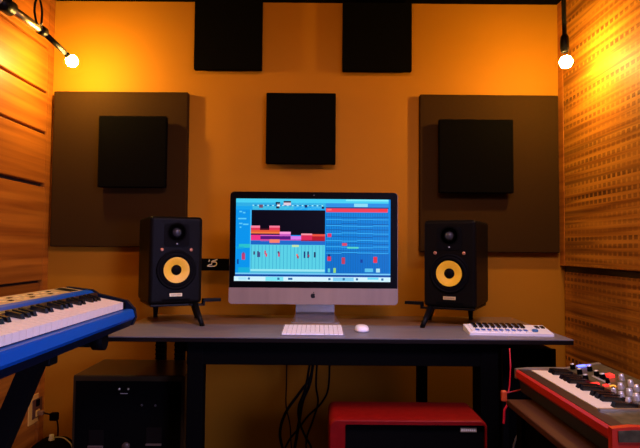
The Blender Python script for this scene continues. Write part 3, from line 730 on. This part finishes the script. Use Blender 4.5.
# ---------------------------------------------------------------- black case added in place of shade behind the side table
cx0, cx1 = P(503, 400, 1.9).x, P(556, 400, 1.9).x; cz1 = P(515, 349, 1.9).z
uc = thing('shade_fill_case', 'made-up black case filling in the shade behind the side table', 'case', ((cx0+cx1)/2, 2.0, 0))
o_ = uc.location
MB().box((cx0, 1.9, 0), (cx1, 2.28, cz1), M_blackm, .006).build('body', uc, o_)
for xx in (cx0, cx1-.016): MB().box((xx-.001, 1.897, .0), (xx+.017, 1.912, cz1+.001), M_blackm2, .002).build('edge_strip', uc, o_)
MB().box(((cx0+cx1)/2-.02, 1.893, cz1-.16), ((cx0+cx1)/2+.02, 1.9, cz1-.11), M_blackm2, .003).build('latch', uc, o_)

# ---------------------------------------------------------------- cables
def cable(pts, r, label, m=M_cable, Y=None, name='cable', group=None):
    mb = MB(); mb.tube(pts, r, m, 8, 6); b0 = Vector(pts[-1])
    return tag(mb.build(name, origin=b0), label, 'cable', group)
CG = 'black cables hanging under the desk'
hang = [
    ([(315, 358, 2.2), (312, 372, 2.2), (300, 392, 2.18), (286, 412, 2.16), (280, 432, 2.15), (284, 452, 2.15), (296, 480, 2.2)], .0055, 'thick black cable hanging under the desk in a wide bow, outermost of the bunch'),
    ([(317, 358, 2.22), (311, 378, 2.22), (303, 400, 2.2), (299, 422, 2.2), (294, 452, 2.2), (286, 490, 2.2)], .006, 'thick black cable hanging nearly straight down amid the bunch under the desk'),
    ([(329, 358, 2.24), (329, 382, 2.24), (322, 402, 2.24), (308, 416, 2.23), (299, 428, 2.22), (286, 446, 2.2), (270, 490, 2.2)], .004, 'black cable under the desk swinging across the bunch away from the red amplifier'),
    ([(320, 358, 2.26), (316, 380, 2.26), (318, 402, 2.26), (313, 420, 2.26), (306, 445, 2.26), (312, 490, 2.26)], .004, 'black cable under the desk with a kink, just beside the red amplifier'),
    ([(287, 358, 2.3), (286.5, 380, 2.3), (286, 405, 2.3), (290, 425, 2.29), (292, 452, 2.28), (300, 490, 2.28)], .0028, 'thin dark cable hanging straight, apart from the bunch under the desk'),
    ([(299, 420, 2.17), (305, 436, 2.17), (312, 450, 2.18), (322, 490, 2.2)], .0045, 'short black cable under the desk veering toward the red amplifier low in the bunch'),
]
for pts, r, lab in hang:
    if pts[0][1] > 400: pts = [(316, 358, 2.19), (306, 385, 2.18), (299, 405, 2.17)] + pts
    c_ = [P(*p) for p in pts]; c_[0].z = ZD-.017
    e_ = c_[-1]; c_.append(Vector((e_.x, e_.y-.02, .12))); c_.append(Vector((e_.x-.03, e_.y-.04, r+.002)))
    cable(c_, r, lab, group=CG)
# red cable at the table corner
c_ = [P(509.5, 340, 1.72), P(510.5, 366, 1.70), P(509.5, 386, 1.69), P(508, 392.5, 1.685)]
c_[0].z = ZD-.017
rc = thing('red_cable', 'thin red cable with a red plug dangling between desk and side table', 'cable', c_[-1])
o_ = rc.location
m_ = MB(); m_.tube(c_, .0022, M_redc, 8, 6)
m_.tube([P(506, 393, 1.685), P(513, 391.5, 1.685), P(522, 389.5, 1.685), P(530, 388.5, 1.68)], .002, M_redc, 8, 4)
m_.tube([P(505, 398, 1.685), P(507.5, 404, 1.685), P(504.5, 410, 1.685), P(504, 418, 1.685), P(503.5, 424, 1.685)], .0035, M_redc, 8, 4)
m_.build('cord', rc, o_)
p_ = P(503.8, 395.5, 1.685); MB().box((p_.x-.008, p_.y-.007, p_.z-.017), (p_.x+.008, p_.y+.007, p_.z+.015), mat('red_orange', (.7, .09, .02), .4), .004, 2).build('plug', rc, o_)
# grey cable arc low beneath the table
cable([P(512, 452, 1.7), P(517, 436, 1.7), P(523, 434, 1.7), P(528, 441, 1.7), P(531, 456, 1.7), Vector((.60, 1.72, .25)), Vector((.60, 1.75, .012))], .0028, 'thin grey cable looping below the side table', mat('grey_cable', (.16, .15, .14), .4))

# ---------------------------------------------------------------- outlet on the board wall
XW = XL-.008
c00, c11 = PX(27.5, 414, XW), PX(43, 408, XW)
z1_, z0_ = PX(35, 394, XW).z, PX(35, 422, XW).z
wo = thing('wall_outlet', 'yellowed wall outlet plate low on the board-clad wall', 'outlet', (XW, (c00.y+c11.y)/2, z0_))
o_ = wo.location
ya, yb_ = c00.y, c11.y
MB().box((XW, ya, z0_), (XW+.006, yb_, z1_), M_yel, .002).build('plate', wo, o_)
MB().box((XW+.006, ya+.025, z0_+.02), (XW+.009, yb_-.025, z1_-.02), mat('brown_insert', (.10, .035, .012), .5), .001).build('insert', wo, o_)
for k in (.32, .68):
    MB().box((XW+.008, (ya+yb_)/2-.016, z0_+(z1_-z0_)*k-.014), (XW+.012, (ya+yb_)/2+.016, z0_+(z1_-z0_)*k+.014), M_yel if k < .5 else M_blackm, .003).build('socket', wo, o_)
ymid = (ya+yb_)/2
pg = thing('power_plug', 'dark plug with a drooping cord in the yellowed wall outlet', 'plug', (XW+.014, ymid, z0_+(z1_-z0_)*.32))
o_ = pg.location
q = Vector(o_)
MB().box((XW+.0125, ymid-.010, q.z-.010), (XW+.036, ymid+.010, q.z+.010), mat('brown_plug', (.22, .10, .03), .5), .003).build('body', pg, o_)
e1 = P(54, 416, 2.36)
MB().tube([(XW+.036, ymid, q.z), e1, P(57, 420, 2.42), P(58, 430, 2.455), P(57, 452, 2.46), P(56, 470, 2.46), Vector((P(56, 470, 2.46).x, 2.46, .006))], .0035, M_cable, 8, 5).build('cord', pg, o_)
MB().box(e1-Vector((.016, .012, .018)), e1+Vector((.018, .012, .014)), M_blackm, .005).build('connector', pg, o_)
# bag-like dark pouch on the floor by the wall, with a pale connector on top
pc = P(51, 440, 2.33)
dp = thing('equipment_case', 'dark rounded case on the floor below the wall outlet', 'case', (pc.x, 2.33, 0))
o_ = dp.location
hgt = P(51, 440, 2.33).z
b_ = MB(); b_.box((pc.x-.075, 2.25, 0), (pc.x+.075, 2.42, hgt), M_blackm, .05, 5); b_.build('shell', dp, o_)
q = P(51.5, 441, 2.33)
MB().lathe([(.012, -.02), (.012, .006), (.009, .012), (.009, .022), (0, .022)], (q.x, q.y, hgt), (0, 0, 1), M_cream, 16).build('knob', dp, o_)
cable([P(53, 437.5, 2.345), P(62, 437.5, 2.345), P(68, 441, 2.34), P(72, 448, 2.33), P(71, 470, 2.33), Vector((P(71, 470, 2.33).x, 2.33, .004))], .0026, 'thin pale cable trailing from the dark case to the floor', mat('pale_cable', (.5, .4, .25), .5))

# ---------------------------------------------------------------- lamps
def bulb(mb_parent, c, r, o_):
    b_ = MB(); b_.lathe([(r*math.sin(PI*k/10), -r*math.cos(PI*k/10)) for k in range(11)], c, (0, 0, 1), M_bulb, 16)
    return b_.build('bulb', mb_parent, o_)
YLP = 2.24
bc = P(72, 61, YLP)
pt0 = P(66, 53.5, 2.22); pt1 = P(41, 30, 2.11); pt2 = P(4, 4, 1.93); pt3 = Vector((XL+.004, 1.78, P(-28, -18, 1.80).z))
ll = thing('boom_lamp', 'lit bulb at the end of a slanting metal boom fixed to the board wall', 'lamp', pt3)
o_ = ll.location
MB().cyl(pt2+(pt2-pt1)*.0, pt1, .0165, M_chrome, n=20).build('boom', ll, o_)
MB().cyl(pt1, pt0, .0115, M_blackm2, .010, 18).build('arm', ll, o_)
MB().cyl(pt0, bc+(pt0-bc)*.6, .010, M_blackm, .0125, 18).build('socket', ll, o_)
cl = MB(); cl.cyl(pt3, pt3+Vector((.03, 0, 0)), .045, M_chrome, n=24); cl.cyl(pt3+Vector((.02, 0, 0)), pt2, .02, M_chrome, n=18); cl.build('wall_mount', ll, o_)
jt = MB(); dj = (pt1-pt2).normalized(); jt.cyl(pt2-dj*.03, pt2+dj*.035, .027, M_blackm2, n=20); jt.cyl(pt2+Vector((0, -.045, 0)), pt2+Vector((0, .0, 0)), .016, M_chrome, n=16); jt.build('clamp', ll, o_)
jt = MB(); jt.cyl(pt1-dj*.012, pt1+dj*.02, .0185, M_blackm2, n=20); jt.build('collar', ll, o_)
MB().tube([pt1+Vector((0, -.012, .012)), P(36.5, 22, 2.06), P(34.5, 10, 2.06), P(36.5, -1, 2.06), P(39.5, -1, 2.06), P(42, 10, 2.06), P(41.5, 22, 2.06), pt1+Vector((.006, -.018, .01))], .0042, M_cable, 8, 6).build('cable_loop', ll, o_)
bulb(ll, bc, .024, o_)
YRP = 2.1
bc2 = P(566, 62, YRP)
top = P(563, 2, YRP); top.z = ZC
hl = thing('hanging_lamp', 'lit bulb at the lower end of a dark ceiling rod beside the slotted wall', 'lamp', top)
o_ = hl.location
s1 = P(564.5, 34, YRP); s2 = P(565.6, 51, YRP)
MB().cyl(top, s1, .0085, M_blackm2, n=16).build('rod', hl, o_)
MB().cyl(top, top-Vector((0, 0, .02)), .03, M_blackm, n=20).build('ceiling_plate', hl, o_)
hs = MB(); hs.lathe([(.0085, 0), (.015, -.012), (.017, -.03), (.0165, -.055), (.013, -.07)], s1, (0, 0, 1), M_blackm2, 20)
hs.cyl(s1-Vector((0, 0, .05)), s2, .014, M_blackm, .012, 16); hs.build('socket', hl, o_)
bulb(hl, bc2, .024, o_)

# unseen cool fill lamp added over the player's seat, in front of the desk
ad = bpy.data.lights.new('cool_overhead_fill', 'AREA'); ad.shape = 'RECTANGLE'; ad.size = .6; ad.size_y = .5; ad.energy = 17; ad.color = (.58, .50, 1.); ad.spread = math.radians(110)
al = bpy.data.objects.new('cool_overhead_fill', ad); col.objects.link(al); al.location = (.5, .75, ZC-.03)
al.rotation_euler = (Vector((.15, 1.6, .75))-al.location).to_track_quat('-Z', 'Y').to_euler()
ad = bpy.data.lights.new('warm_overhead_fill', 'AREA'); ad.shape = 'RECTANGLE'; ad.size = 1.2; ad.size_y = .3; ad.energy = 12; ad.color = (1., .42, .08); ad.spread = math.radians(130)  # added warm fill aimed at the back wall, not a room fixture
al = bpy.data.objects.new('warm_overhead_fill', ad); col.objects.link(al); al.location = (-.05, .9, ZC-.03)
al.rotation_euler = (Vector((-.05, 2.49, 1.15))-al.location).to_track_quat('-Z', 'Y').to_euler()
ad = bpy.data.lights.new('bluish_side_fill', 'AREA'); ad.shape = 'RECTANGLE'; ad.size = .5; ad.size_y = .6; ad.energy = 7.5; ad.color = (.44, .43, 1.); ad.spread = math.radians(70)  # added bluish fill from the right, no actual window behind it
al = bpy.data.objects.new('bluish_side_fill', ad); col.objects.link(al); al.location = (1.0, -.3, 1.05)
al.rotation_euler = (Vector((-.6, 1.5, .8))-al.location).to_track_quat('-Z', 'Y').to_euler()
# ---------------------------------------------------------------- world and view
wd = bpy.data.worlds.new('world'); sc.world = wd; wd.use_nodes = True
bg = wd.node_tree.nodes['Background']; bg.inputs['Color'].default_value = (.9, .85, 1., 1); bg.inputs['Strength'].default_value = .03
sc.view_settings.view_transform = 'Standard'; sc.view_settings.look = 'None'; sc.view_settings.gamma = 1; sc.view_settings.exposure = 0
sc.view_settings.use_curve_mapping = False
